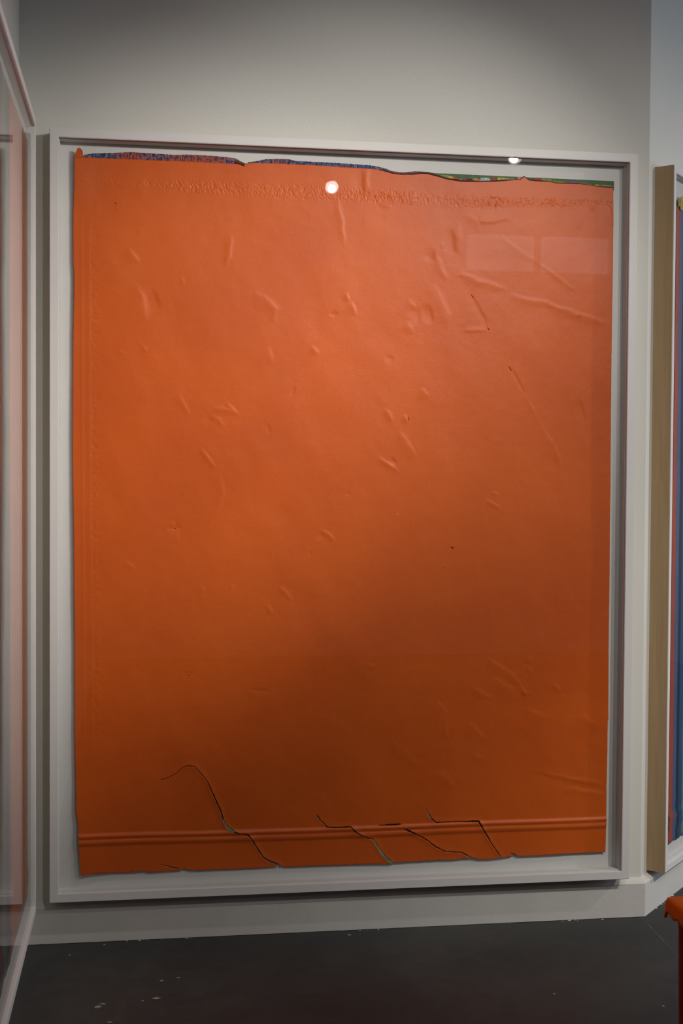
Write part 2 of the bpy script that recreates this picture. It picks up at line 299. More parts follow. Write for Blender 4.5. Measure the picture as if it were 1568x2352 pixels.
def fringe_mat():
    m, nt, p = new_mat('crackled_blue_and_red_fringe')
    v = coords(nt, (1, 1, 0.5))
    a = noise_node(nt, v, 150, 3, 0.6, 0.5)
    blue = ramp(nt, [(0.34, (0.008, 0.006, 0.03)), (0.45, (0.025, 0.035, 0.12)), (0.52, (0.05, 0.09, 0.21)),
                     (0.60, (0.16, 0.18, 0.26)), (0.66, (0.5, 0.08, 0.03))])
    red = ramp(nt, [(0.32, (0.02, 0.02, 0.10)), (0.42, (0.03, 0.04, 0.12)), (0.48, (0.30, 0.05, 0.025)),
                    (0.6, (0.48, 0.09, 0.03)), (0.68, (0.12, 0.12, 0.22))])
    nt.links.new(a.outputs[0], blue.inputs[0])
    nt.links.new(a.outputs[0], red.inputs[0])
    v2 = coords(nt, (1, 0.01, 0.01))
    b = noise_node(nt, v2, 5.5, 2, 0.5)
    sel = ramp(nt, [(0.44, (0, 0, 0)), (0.56, (1, 1, 1))])
    nt.links.new(b.outputs[0], sel.inputs[0])
    mx = nt.nodes.new('ShaderNodeMix')
    mx.data_type = 'RGBA'
    nt.links.new(sel.outputs[0], mx.inputs[0])
    nt.links.new(blue.outputs[0], mx.inputs[6])
    nt.links.new(red.outputs[0], mx.inputs[7])
    nt.links.new(mx.outputs[2], p.inputs['Base Color'])
    p.inputs['Roughness'].default_value = 0.7
    bump(nt, p, a.outputs[0], 0.8, 0.003)
    return m


M_FRINGE = fringe_mat()


def floor_mat():
    m, nt, p = new_mat('dark_polished_concrete')
    v = coords(nt)
    n1 = noise_node(nt, v, 1.3, 8, 0.6, 0.4)
    n2 = noise_node(nt, v, 9, 6, 0.65, 0.8)
    mul = nt.nodes.new('ShaderNodeMath')
    mul.operation = 'MULTIPLY_ADD'
    mul.inputs[1].default_value = 0.6
    nt.links.new(n2.outputs[0], mul.inputs[0])
    nt.links.new(n1.outputs[0], mul.inputs[2])
    r = ramp(nt, [(0.55, (0.025, 0.0255, 0.025)), (0.8, (0.038, 0.038, 0.0365)), (1.0, (0.056, 0.055, 0.052))])
    nt.links.new(mul.outputs[0], r.inputs[0])
    nt.links.new(r.outputs[0], p.inputs['Base Color'])
    rr = ramp(nt, [(0.3, (0.5, 0.5, 0.5)), (0.7, (0.7, 0.7, 0.7))])
    nt.links.new(n2.outputs[0], rr.inputs[0])
    nt.links.new(rr.outputs[0], p.inputs['Roughness'])
    p.inputs['Specular IOR Level'].default_value = 0.35
    bump(nt, p, n2.outputs[0], 0.12, 0.002)
    return m


M_FLOOR = floor_mat()
M_SCUFF = paint_mat('pale_paint_scuff', (0.30, 0.285, 0.26), 0.8, 0.4, 120)
M_JOINT = paint_mat('floor_joint_filler', (0.13, 0.115, 0.095), 0.9, 0.4, 40)


def glass_mat(name, f0=0.04, k=0.9):
    """Thin clear pane: passes light straight through, mirrors more towards grazing angles."""
    m, nt, p = new_mat(name)
    nt.nodes.remove(p)
    out = nt.nodes['Material Output']
    lw = nt.nodes.new('ShaderNodeLayerWeight')
    lw.inputs['Blend'].default_value = 0.5
    pw = nt.nodes.new('ShaderNodeMath')
    pw.operation = 'POWER'
    pw.inputs[1].default_value = 5.0
    nt.links.new(lw.outputs['Facing'], pw.inputs[0])
    ma = nt.nodes.new('ShaderNodeMath')
    ma.operation = 'MULTIPLY_ADD'
    ma.inputs[1].default_value = k
    ma.inputs[2].default_value = f0
    nt.links.new(pw.outputs[0], ma.inputs[0])
    tr = nt.nodes.new('ShaderNodeBsdfTransparent')
    tr.inputs[0].default_value = (0.985, 0.99, 0.985, 1)
    gl = nt.nodes.new('ShaderNodeBsdfGlossy')
    gl.inputs['Roughness'].default_value = 0.0
    gl.inputs['Color'].default_value = (1, 1, 1, 1)
    mx = nt.nodes.new('ShaderNodeMixShader')
    nt.links.new(ma.outputs[0], mx.inputs[0])
    nt.links.new(tr.outputs[0], mx.inputs[1])
    nt.links.new(gl.outputs[0], mx.inputs[2])
    nt.links.new(mx.outputs[0], out.inputs['Surface'])
    return m


M_GLASS = glass_mat('picture_glass', 0.02, 0.62)


def emit_mat(name, col, s):
    m, nt, p = new_mat(name)
    p.inputs['Base Color'].default_value = (*col, 1)
    p.inputs['Emission Color'].default_value = (*col, 1)
    p.inputs['Emission Strength'].default_value = s
    m.cycles.emission_sampling = 'NONE'
    return m


# ------------------------------------------------------------------ room
CEIL = 3.75
LX = -0.0926           # left wall plane
CX = 1.8745            # outside corner of main wall and right wall
TH = math.radians(48)
TD = Vector((math.cos(TH), math.sin(TH), 0))
ND = Vector((math.sin(TH), -math.cos(TH), 0))
BACK = -6.3
FARX = 7.5
RL = 4.0
RE = Vector((CX, 0, 0)) + TD * RL

structure(bm_obj('floor', box_bm(LX - 0.1, FARX + 0.1, BACK - 0.1, RE.y + 0.1, -0.1, 0.0), M_FLOOR))
floor_o = bpy.data.objects['floor']
structure(bm_obj('ceiling', box_bm(LX - 0.1, FARX + 0.1, BACK - 0.1, RE.y + 0.1, CEIL, CEIL + 0.1), M_CEIL))
structure(bm_obj('wall_main', prism_bm([(LX - 0.1, 0), (CX, 0), (CX - 0.09, 0.1), (LX - 0.1, 0.1)], 'z', 0, CEIL), M_WALL))
structure(bm_obj('wall_left', box_bm(LX - 0.1, LX, BACK, 0, 0, CEIL), M_WALL))
p0 = Vector((CX, 0, 0)); q0 = p0 - ND * 0.1
structure(bm_obj('wall_right', prism_bm([(p0.x, p0.y), (RE.x, RE.y), (RE.x - ND.x * 0.1, RE.y - ND.y * 0.1), (CX - 0.09, 0.1)], 'z', 0, CEIL), M_WALL))
structure(bm_obj('wall_far', box_bm(RE.x - 0.05, FARX, RE.y, RE.y + 0.1, 0, CEIL), M_WALL))
# wall with the big side window
WY0, WY1, WZ0, WZ1 = -3.2, 1.6, 0.9, 3.2
bm = box_bm(FARX, FARX + 0.1, BACK, WY0, 0, CEIL)
box_bm(FARX, FARX + 0.1, WY1, RE.y + 0.1, 0, CEIL, bm=bm)
box_bm(FARX, FARX + 0.1, WY0, WY1, 0, WZ0, bm=bm)
box_bm(FARX, FARX + 0.1, WY0, WY1, WZ1, CEIL, bm=bm)
structure(bm_obj('wall_side', bm, M_WALL))
w = empty('window_1', (FARX + 0.05, (WY0 + WY1) / 2, WZ0))
structure(w)
bm = bmesh.new()
hw = (WY1 - WY0) / 2; hh = WZ1 - WZ0
for a, b, c, d in ((-hw, hw, 0, 0.05), (-hw, hw, hh - 0.05, hh), (-hw, -hw + 0.05, 0.05, hh - 0.05), (hw - 0.05, hw, 0.05, hh - 0.05), (-0.03, 0.03, 0.05, hh - 0.05)):
    box_bm(-0.04, 0.04, a, b, c, d, bm=bm)
bm_obj('window_frame', bm, M_FRAME, w)
bm_obj('window_pane', box_bm(-0.004, 0.004, -hw + 0.05, -0.03, 0.05, hh - 0.05), M_GLASS, w)
bm_obj('window_pane', box_bm(-0.004, 0.004, 0.03, hw - 0.05, 0.05, hh - 0.05), M_GLASS, w)
ld = bpy.data.lights.new('window_daylight', 'AREA')
ld.shape = 'RECTANGLE'; ld.size = hh - 0.2; ld.size_y = 2 * hw - 0.2
ld.energy = SIDE_W; ld.color = (0.72, 0.82, 1.0)
lo = bpy.data.objects.new('window_daylight', ld)
lo.location = (FARX + 0.16, (WY0 + WY1) / 2, (WZ0 + WZ1) / 2)
lo.rotation_euler = (0, math.radians(90), 0)
COL.objects.link(lo)

# back wall with two high windows (they mirror faintly in the picture glass)
bwin = [(2.82, 3.395, 3.09, 3.36), (3.43, 4.02, 3.07, 3.37)]
bm = box_bm(LX - 0.1, FARX + 0.1, BACK - 0.1, BACK, 0, 3.07)
box_bm(LX - 0.1, FARX + 0.1, BACK - 0.1, BACK, 3.37, CEIL, bm=bm)
box_bm(LX - 0.1, 2.82, BACK - 0.1, BACK, 3.07, 3.37, bm=bm)
box_bm(3.395, 3.43, BACK - 0.1, BACK, 3.07, 3.37, bm=bm)
box_bm(4.02, FARX + 0.1, BACK - 0.1, BACK, 3.07, 3.37, bm=bm)
structure(bm_obj('wall_back', bm, M_WALL))
M_PANE = emit_mat('daylit_frosted_pane', (0.95, 0.93, 1.0), WINDOW_GLOW)
for i, (a, b, c, d) in enumerate(bwin):
    w = empty('window_%d' % (i + 2), ((a + b) / 2, BACK - 0.05, 3.07))
    structure(w)
    bm_obj('window_pane', box_bm(-(b - a) / 2, (b - a) / 2, -0.03, -0.02, 0, 0.30), M_PANE, w)


def baseboard(name, start, rz, length, m0, m1):
    """Profile board along local x; m0/m1 shift the front face at the ends (mitres)."""
    t = 0.02
    prof = [(0, 0.0), (-t, 0.0), (-t, 0.1075), (-t + 0.004, 0.1125), (0, 0.1235)]
    verts, faces = [], []
    for end, m in ((0, m0), (1, m1)):
        for y, z in prof:
            verts.append(((length if end else 0) + m * (-y / t), y, z))
    n = len(prof)
    for i in range(n):
        faces.append((i, (i + 1) % n, n + (i + 1) % n, n + i))
    faces.append(tuple(range(n))[::-1]); faces.append(tuple(range(n, 2 * n)))
    o = mesh_obj(name, verts, faces, M_BASE)
    o.location = start
    o.rotation_euler = (0, 0, rz)
    return structure(o)


mit = 0.02 * math.tan(TH / 2)
baseboard('baseboard_main', (LX, 0, 0.0), 0, CX - LX, 0.02, mit)
baseboard('baseboard_right', (CX, 0, 0.0), TH, RL, -mit, 0)
baseboard('baseboard_left', (LX, BACK, 0.0), math.radians(90), -BACK, 0, -0.02)

# floor joint and scuffs
def strip_on_floor(name, pts, w, mat, z=0.0006):
    v, f = [], []
    for i, p in enumerate(pts):
        a = Vector(pts[max(i - 1, 0)]); b = Vector(pts[min(i + 1, len(pts) - 1)])
        d = (b - a).normalized(); n = Vector((-d.y, d.x))
        ww = w * (0.6 + 0.8 * random.random())
        v += [(p[0] + n.x * ww, p[1] + n.y * ww, z), (p[0] - n.x * ww, p[1] - n.y * ww, z)]
    for i in range(len(pts) - 1):
        f.append((2 * i, 2 * i + 1, 2 * i + 3, 2 * i + 2))
    return mesh_obj(name, v, f, mat, floor_o)


j0, j1 = Vector(FLOOR_JOINT[0]), Vector(FLOOR_JOINT[1])
jd = (j1 - j0)
strip_on_floor('floor_joint', [tuple(j0 + jd * (k / 24) + Vector((random.uniform(-.0015, .0015), 0))) for k in range(60)], 0.0011, M_JOINT)
M_GAP = paint_mat('dark_floor_gap', (0.008, 0.008, 0.007), 0.9, 0.3, 30)
strip_on_floor('floor_gap', [(LX + 0.03 + (CX + 0.005 - LX - 0.03) * k / 120, -0.0212 + random.uniform(-.0006, .0004)) for k in range(121)], 0.0013, M_GAP, 0.0007)
for k in range(26):      # plaster crumbs along the foot of the baseboards
    if k < 18:
        cx_, cy_ = random.choice([0.3, 0.45, 0.95, 1.5, 1.62, 1.7]) + random.uniform(-0.08, 0.08), -0.024 - abs(random.gauss(0, 0.003))
    else:
        q_ = Vector((CX, -0.0, 0)) + TD * random.uniform(0.02, 0.30) + ND * 0.0235
        cx_, cy_ = q_.x, q_.y
    rr_ = random.uniform(0.0012, 0.0032)
    vs = [(cx_, cy_, rr_ * 0.7)] + [(cx_ + rr_ * math.cos(t) * random.uniform(.7, 1.5), cy_ + rr_ * math.sin(t) * random.uniform(.5, .9), 0.0002) for t in [i * math.pi / 3 for i in range(6)]]
    mesh_obj('plaster_crumb', vs, [(0, 1 + i, 1 + (i + 1) % 6) for i in range(6)], M_BASE, floor_o)
for (x, y, lx, ly) in SCUFFS:
    n = 9
    vs = [(x, y, 0.0008)]
    for k in range(n):
        t = 2 * math.pi * k / n
        rr = 0.55 + 0.6 * random.random()
        vs.append((x + lx * math.cos(t) * rr, y + ly * math.sin(t) * rr, 0.0006))
    mesh_obj('paint_scuff', vs, [(0, k + 1, (k + 1) % n + 1) for k in range(n)], M_SCUFF, floor_o)


# ------------------------------------------------------------------ frames
def rail(name, outer_a, outer_b, inner_b, inner_a, D, parent):
    bm = prism_bm([outer_a, outer_b, inner_b, inner_a], 'y', -D, 0.0)
    bmesh.ops.recalc_face_normals(bm, faces=bm.faces)
    oa, ob = Vector(outer_a), Vector(outer_b)
    d = (ob - oa).normalized(); nrm = Vector((-d.y, d.x))
    if (Vector(inner_a) - oa).dot(nrm) > 0:
        nrm = -nrm
    bmesh.ops.bevel(bm, geom=[e for e in bm.edges if all(abs(v.co.y + D) < 1e-6 for v in e.verts)
                              and abs((e.verts[0].co - e.verts[1].co).normalized().dot(Vector((d.x, 0, d.y)))) > 0.99],
                    offset=0.0014, segments=2, affect='EDGES')
    bmesh.ops.recalc_face_normals(bm, faces=bm.faces)
    for f in bm.faces:
        if f.normal.dot(Vector((nrm.x, 0, nrm.y))) > 0.9:
            f.material_index = 1
    return bm_obj(name, bm, [M_FRAME, M_WOOD], parent)


def picture_frame(loc, rz, W, H, D, rw, g_in, m_in, label):
    """Box frame; origin at wall, lower left corner. g_in / m_in: depth of glass / mount behind the front."""
    e = empty('box_frame', loc, rz)
    tag(e, label, 'picture frame')
    rail('frame_rail', (0, H), (W, H), (W - rw, H - rw), (rw, H - rw), D, e)
    rail('frame_rail', (0, 0), (W, 0), (W - rw, rw), (rw, rw), D, e)
    rail('frame_rail', (0, 0), (0, H), (rw, H - rw), (rw, rw), D, e)
    rail('frame_rail', (W, 0), (W, H), (W - rw, H - rw), (W - rw, rw), D, e)
    yb = -D + m_in
    bm_obj('mount_board', box_bm(rw, W - rw, yb, yb + 0.004, rw, H - rw), M_MAT, e)
    yg = -D + g_in
    s = 0.0022
    y0, y1 = yg + 0.0032, yb - 0.0002
    if y1 - y0 > 0.004:
        bm_obj('spacer', box_bm(rw, W - rw, y0, y1, H - rw - s, H - rw), M_MAT, e)
        bm_obj('spacer', box_bm(rw, W - rw, y0, y1, rw, rw + s), M_MAT, e)
        bm_obj('spacer', box_bm(rw, rw + s, y0, y1, rw + s, H - rw - s), M_MAT, e)
        bm_obj('spacer', box_bm(W - rw - s, W - rw, y0, y1, rw + s, H - rw - s), M_MAT, e)
    bm_obj('glass_pane', box_bm(rw, W - rw, yg, yg + 0.003, rw, H - rw), M_GLASS, e)['label'] = 'clear picture glass'
    return e


FZ = 0.139
FW, FH = 1.8117, 2.30
picture_frame((0, 0, FZ), 0, FW, FH, 0.065, 0.0265, 0.010, 0.050,
              'large white box frame in the centre holding the cracked orange paint skin')
picture_frame((LX, -0.145 - FW, FZ + 0.001), math.radians(90), FW, FH, 0.060, 0.027, 0.006, 0.026,
              'white box frame on the left wall, its glass mirroring the orange picture')
ro = Vector((CX, 0, 0)) + TD * 0.053
picture_frame((ro.x, ro.y, FZ - 0.006), TH, FW, 2.293, 0.0635, 0.023, 0.006, 0.026,
              'white box frame with bare plywood side on the right wall around the corner')

# ------------------------------------------------------------------ main artwork: orange paint skin
AY = -0.027


def resample(pts, step):
    out = [Vector(pts[0])]
    for a, b in zip(pts[:-1], pts[1:]):
        a, b = Vector(a), Vector(b)
        L = (b - a).length
        n = max(1, int(L / step))
        for k in range(1, n + 1):
            out.append(a.lerp(b, k / n))
    return out


def ragged(pts, step, amp, freq, seed):
    r = resample(pts, step)
    out = []
    for i, p in enumerate(r):
        a = r[max(i - 1, 0)]; b = r[min(i + 1, len(r) - 1)]
        d = (b - a).normalized(); n = Vector((-d.y, d.x))
        k = noise.noise(Vector((p.x * freq, p.y * freq, seed))) + 0.5 * noise.noise(Vector((p.x * freq * 2.7, p.y * freq * 2.7, seed + 9)))
        out.append(p + n * amp * k)
    return out


def poly_dist(x, z, pts):
    """Distance of each (x,z) to a polyline, running length fraction and side (+1 = to the right when heading down)."""
    best = np.full(x.shape, 1e9); frac = np.zeros(x.shape); side = np.ones(x.shape)
    L = [math.dist(a, b) for a, b in zip(pts[:-1], pts[1:])]
    tot = sum(L); acc = 0
    for (ax, az), (bx, bz), l in zip(pts[:-1], pts[1:], L):
        dx, dz = bx - ax, bz - az
        t = np.clip(((x - ax) * dx + (z - az) * dz) / (l * l + 1e-12), 0, 1)
        d = np.hypot(x - ax - t * dx, z - az - t * dz)
        m = d < best
        best[m] = d[m]; frac[m] = (acc + t[m] * l) / tot
        side[m] = -np.sign((x[m] - ax) * -dz + (z[m] - az) * dx) * (-1 if dz <= 0 else 1)
        acc += l
    return best, frac, side


def interp(xs, pts):
    p = sorted(pts)
    return np.interp(xs, [a for a, b in p], [b for a, b in p])


def vnoise(x, z, scale, seed, octaves=1):
    """Smooth value noise on arrays."""
    out = np.zeros_like(x); amp = 1.0
    for o in range(octaves):
        s = scale * (2 ** o)
        rng = np.random.RandomState(seed + o)
        G = rng.rand(256, 256) * 2 - 1
        u, v = x * s + 37.0, z * s + 53.0
        i, j = np.floor(u).astype(int), np.floor(v).astype(int)
        fu, fv = u - i, v - j
        fu = fu * fu * (3 - 2 * fu); fv = fv * fv * (3 - 2 * fv)
        a = G[i % 256, j % 256]; b = G[(i + 1) % 256, j % 256]
        c = G[i % 256, (j + 1) % 256]; d = G[(i + 1) % 256, (j + 1) % 256]
        out += amp * ((a * (1 - fu) + b * fu) * (1 - fv) + (c * (1 - fu) + d * fu) * fv)
        amp *= 0.5
    return out


def skin_height(x, z):
    """Outward relief of the orange skin, metres."""
    h = 0.0012 * vnoise(x, z, 2.5, 3, 2) + 0.0011 * vnoise(x + 0.4 * z, z * 0.6, 9, 11, 2) * (0.55 + 0.45 * vnoise(x, z, 1.7, 5)) + 0.00022 * vnoise(x, z, 30, 17, 2)
    for pts, w, amp in FOLDS:
        xs = [p[0] for p in pts]; zs = [p[1] for p in pts]
        m = (x > min(xs) - 6 * w - .005) & (x < max(xs) + 6 * w + .005) & (z > min(zs) - 6 * w - .005) & (z < max(zs) + 6 * w + .005)
        if not m.any():
            continue
        xm, zm = x[m], z[m]
        wx = xm + 0.35 * w * vnoise(xm, zm, 45, 61) + 0.004 * vnoise(xm, zm, 14, 67)
        wz = zm + 0.35 * w * vnoise(xm, zm, 45, 71) + 0.004 * vnoise(xm, zm, 14, 73)
        d, f, sd = poly_dist(wx, wz, pts)
        taper = np.clip(np.sin(np.pi * np.clip(f, 0, 1)), 0, 1) ** 0.7
        ww = w * (0.55 + 0.45 * taper) * np.where(sd > 0, 0.72, 2.1)
        prof = np.exp(-(d / ww) ** 2)
        h[m] += math.copysign(min(abs(amp), 0.0016), amp) * 0.88 * taper * prof
    # moulding cast near the lower edge: two rounded ridges, then a slightly sunken foot
    s = interp(x, RIDGE) - z + 0.0012 * vnoise(x, z * 0, 3, 5)
    def bumpf(a, b):
        t = np.clip((s - a) / (b - a), 0, 1)
        return np.sin(np.pi * t) ** 0.8
    h += 0.0046 * bumpf(0.0, 0.0165) + 0.0036 * bumpf(0.0165, 0.036)
    h -= 0.0012 * np.clip((s - 0.034) / 0.004, 0, 1)
    # crinkled band along the top
    zt, zb = interp(x, BAND_TOP), interp(x, BAND_BOT)
    q = (zt - z) / (zt - zb + 1e-6)
    band = np.exp(-((q - 0.5) / 0.42) ** 4) * np.clip((x - 0.06) / 0.3, 0.25, 1)
    cr = np.abs(vnoise(x * 1.25 + 0.2 * z, z * 0.55, 150, 23, 2))
    h += 0.0015 * band * (0.6 - cr) * (0.8 + 0.35 * vnoise(x, z * 0, 7, 31))
    # vertical lines and crinkles down the left margin
    x1 = np.interp(z, [b for a, b in sorted(VL1, key=lambda t: t[1])], [a for a, b in sorted(VL1, key=lambda t: t[1])])
    x2 = np.interp(z, [b for a, b in sorted(VL2, key=lambda t: t[1])], [a for a, b in sorted(VL2, key=lambda t: t[1])])
    run = np.clip((z - 0.55) / 0.15, 0, 1) * np.clip((2.25 - z) / 0.2, 0, 1)
    h += run * 0.0006 * np.exp(-((x - x1) / 0.0035) ** 2)
    h += run * 0.0010 * (0.5 - 0.5 * np.tanh((x - x2) / 0.0028)) * np.exp(-np.clip(x2 - x, 0, 1) / 0.015)
    cl = np.exp(-(((x - x2 - 0.011) / 0.011) ** 2)) * run
    h += 0.0011 * cl * (0.55 - np.abs(vnoise(x + 0.7 * z, z - 0.5 * x, 105, 41, 1)))
    # edges lift slightly; lower left corner stands off further
    h += 0.0085 * np.exp(-((x - 0.07) / 0.10) ** 2 - ((z - 0.18) / 0.22) ** 2)
    h += 0.005 * np.exp(-((x - 0.07) / 0.06) ** 2 - ((z - 2.32) / 0.10) ** 2)
    # tears: lips lift a little beside the gap
    for pts, ws in TEARS[:4]:
        xs = [p[0] for p in pts]; zs = [p[1] for p in pts]
        m = (x > min(xs) - 0.05) & (x < max(xs) + 0.05) & (z > min(zs) - 0.05) & (z < max(zs) + 0.05)
        d, f, _ = poly_dist(x[m], z[m], pts)
        h[m] += 0.0016 * np.exp(-(d / 0.010) ** 2) * np.clip(f * 4, 0.2, 1)
    return h


art = empty('paint_skin_artwork', (0.9, -0.02, 0.2))
tag(art, 'wrinkled orange paint skin with torn edges and cracks inside the central frame', 'artwork')
AO = Vector(art.location)


def art_child(name, verts, faces, mats, smooth=False, mat_idx=None, parent=None):
    v = [(p[0] - AO.x, p[1] - AO.y, p[2] - AO.z) for p in verts]
    return mesh_obj(name, v, faces, mats, parent or art, smooth, mat_idx)


def build_skin():
    step = 0.0036
    left = ragged(LEFT, 0.004, 0.0007, 60, 1.0)
    bot = ragged(BOTTOM, 0.003, 0.0012, 130, 2.0)
    rgt = ragged(RIGHT, 0.004, 0.0005, 50, 3.0)
    top = ragged(TOP, 0.003, 0.0006, 120, 4.0)
    outline = left + bot + rgt + top
    clean = [outline[0]]
    for p in outline[1:]:
        if (p - clean[-1]).length > 0.0008:
            clean.append(p)
    if (clean[0] - clean[-1]).length < 0.0008:
        clean.pop()
    outline = clean
    pts = [Vector(p) for p in outline]
    n0 = len(pts)
    edges = [(i, (i + 1) % n0) for i in range(n0)]
    tear_polys = []
    for k, (tp, tw) in enumerate(TEARS):
        cum = [0]
        for a, b in zip(tp[:-1], tp[1:]):
            cum.append(cum[-1] + math.dist(a, b))
        rp = resample(tp, 0.004)
        c2 = [0]
        for a, b in zip(rp[:-1], rp[1:]):
            c2.append(c2[-1] + (b - a).length)
        wid = np.interp(c2, cum, tw)
        L, Rr = [], []
        for i, p in enumerate(rp):
            a = rp[max(i - 1, 0)]; b = rp[min(i + 1, len(rp) - 1)]
            d = (b - a).normalized(); n = Vector((-d.y, d.x))
            jig = 0.0009 * noise.noise(Vector((p.x * 160, p.y * 160, k + 20.0))) if len(rp) > 4 else 0
            e = 0.35 if i in (0, len(rp) - 1) else 1
            hw_ = max(0.0005, wid[i] * 0.5 * e) * (1 + 0.5 * noise.noise(Vector((p.x * 90, p.y * 90, k + 3.0))))
            L.append(p + n * (hw_ + jig)); Rr.append(p - n * (hw_ - jig))
        poly = L + Rr[::-1]
        s = len(pts)
        pts += poly
        edges += [(s + i, s + (i + 1) % len(poly)) for i in range(len(poly))]
        tear_polys.append(np.array([(p.x, p.y) for p in poly]))
    x0, x1 = min(p.x for p in outline), max(p.x for p in outline)
    z0, z1 = min(p.y for p in outline), max(p.y for p in outline)
    gx, gz = np.meshgrid(np.arange(x0 + 0.002, x1, step), np.arange(z0 + 0.002, z1, step))
    gx = gx + (np.arange(gx.shape[0]) % 2)[:, None] * step * 0.5
    gx, gz = gx.ravel(), gz.ravel()
    O = np.array([(p.x, p.y) for p in outline])

    def inside(px, pz, poly):
        res = np.zeros(px.shape, bool)
        a = poly; b = np.roll(poly, -1, 0)
        for (ax, az), (bx, bz) in zip(a, b):
            if az == bz:
                continue
            m = (az > pz) != (bz > pz)
            res ^= m & (px < (bx - ax) * (pz - az) / (bz - az) + ax)
        return res

    # finer points where the skin is crinkled
    bx, bz = np.meshgrid(np.arange(x0 + 0.05, x1 - 0.004, 0.0019), np.arange(2.22, 2.36, 0.0019))
    bx, bz = bx.ravel(), bz.ravel()
    q = (interp(bx, BAND_TOP) - bz) / (interp(bx, BAND_TOP) - interp(bx, BAND_BOT) + 1e-6)
    m = (q > -0.1) & (q < 1.1)
    gx, gz = np.concatenate([gx, bx[m] + 0.0004]), np.concatenate([gz, bz[m] + 0.0003])
    near = (gx < x0 + 0.04) | (gx > x1 - 0.04) | (gz < z0 + 0.09) | (gz > z1 - 0.13)
    keep = np.ones(gx.shape, bool)
    keep[near] = inside(gx[near], gz[near], O)
    gx, gz = gx[keep], gz[keep]
    pts += [Vector((a, b)) for a, b in zip(gx, gz)]
    vo, eo, fo, *_ = delaunay_2d_cdt(pts, edges, [], 0, 1e-7, False)
    V = np.array([(v.x, v.y) for v in vo])
    F = np.array([f for f in fo if len(f) == 3])
    c = V[F].mean(1)
    near = (c[:, 0] < x0 + 0.05) | (c[:, 0] > x1 - 0.05) | (c[:, 1] < z0 + 0.10) | (c[:, 1] > z1 - 0.14)
    ok = np.ones(len(F), bool)
    ok[near] = inside(c[near, 0], c[near, 1], O)
    for tp in tear_polys:
        b0, b1 = tp.min(0), tp.max(0)
        m = (c[:, 0] > b0[0]) & (c[:, 0] < b1[0]) & (c[:, 1] > b0[1]) & (c[:, 1] < b1[1])
        if m.any():
            ok[m] &= ~inside(c[m, 0], c[m, 1], tp)
    F = F[ok]
    a, b, d = V[F[:, 0]], V[F[:, 1]], V[F[:, 2]]
    area = (b[:, 0] - a[:, 0]) * (d[:, 1] - a[:, 1]) - (b[:, 1] - a[:, 1]) * (d[:, 0] - a[:, 0])
    F[area < 0] = F[area < 0][:, ::-1]
    used = np.unique(F)
    remap = -np.ones(len(V), int); remap[used] = np.arange(len(used))
    V = V[used]; F = remap[F]
    h = skin_height(V[:, 0].copy(), V[:, 1].copy())
    Y = AY - h
    verts = np.stack([V[:, 0] - AO.x, Y - AO.y, V[:, 1] - AO.z], 1)
    # rim: extrude boundary edges backwards
    E = np.concatenate([F[:, [0, 1]], F[:, [1, 2]], F[:, [2, 0]]])
    key = np.sort(E, 1)
    _, inv, cnt = np.unique(key[:, 0].astype(np.int64) * 10000000 + key[:, 1], return_inverse=True, return_counts=True)
    B = E[cnt[inv] == 1]
    bv = np.unique(B)
    bm_ = -np.ones(len(verts), int); bm_[bv] = np.arange(len(bv)) + len(verts)
    rim = verts[bv].copy(); rim[:, 1] += 0.0035
    verts = np.concatenate([verts, rim])
    R1 = np.stack([B[:, 1], B[:, 0], bm_[B[:, 0]]], 1)
    R2 = np.stack([B[:, 1], bm_[B[:, 0]], bm_[B[:, 1]]], 1)
    allF = np.concatenate([F, R1, R2])
    me = bpy.data.meshes.new('orange_skin')
    me.vertices.add(len(verts)); me.vertices.foreach_set('co', verts.astype(np.float32).ravel())
    nl = len(allF) * 3
    me.loops.add(nl); me.loops.foreach_set('vertex_index', allF.astype(np.int32).ravel())
    me.polygons.add(len(allF))
    me.polygons.foreach_set('loop_start', np.arange(0, nl, 3, dtype=np.int32))
    me.polygons.foreach_set('loop_total', np.full(len(allF), 3, dtype=np.int32))
    sm = np.ones(len(allF), bool); sm[len(F):] = False
    mi = np.zeros(len(allF), np.int32); mi[len(F):] = 1
    me.materials.append(M_ORANGE); me.materials.append(M_EDGE)
    me.update(calc_edges=True)
    me.polygons.foreach_set('use_smooth', sm)
    me.polygons.foreach_set('material_index', mi)
    me.update(); me.validate()
    o = bpy.data.objects.new('orange_skin', me)
    COL.objects.link(o); o.parent = art
    return o


M_EDGE = paint_mat('torn_dark_edge', (0.20, 0.035, 0.014), 0.7, 0.7, 70)
build_skin()

# under layer seen through the tears
zs = np.linspace(0.155, 2.33, 60)
lz = sorted((b, a) for a, b in LEFT); rz_ = sorted((b, a) for a, b in RIGHT)
xl = np.interp(zs, [a for a, b in lz], [b for a, b in lz]) + 0.012
xr = np.interp(zs, [a for a, b in rz_], [b for a, b in rz_]) - 0.012
vs, fs = [], []
nx = 60
for k, z in enumerate(zs):
    for i in range(nx + 1):
        x = xl[k] + (xr[k] - xl[k]) * i / nx
        zz = z
        zb_ = interp(np.array([x]), BOTTOM)[0] + 0.006
        zt_ = interp(np.array([x]), TOP)[0] - 0.008
        zz = min(max(z, zb_), zt_)
        vs.append((x, AY + 0.0052 - (0.0085 * math.exp(-((x - 0.07) / 0.10) ** 2 - ((z - 0.18) / 0.22) ** 2)), zz))
for k in range(len(zs) - 1):
    for i in range(nx):
        a = k * (nx + 1) + i
        fs.append((a, a + 1, a + nx + 2, a + nx + 1))
art_child('under_layer', vs, fs, M_UNDER)['label'] = 'teal grey layer showing through the cracks'


M_TEAL = paint_mat('teal_paint', (0.09, 0.36, 0.26), 0.6, 0.2, 40)


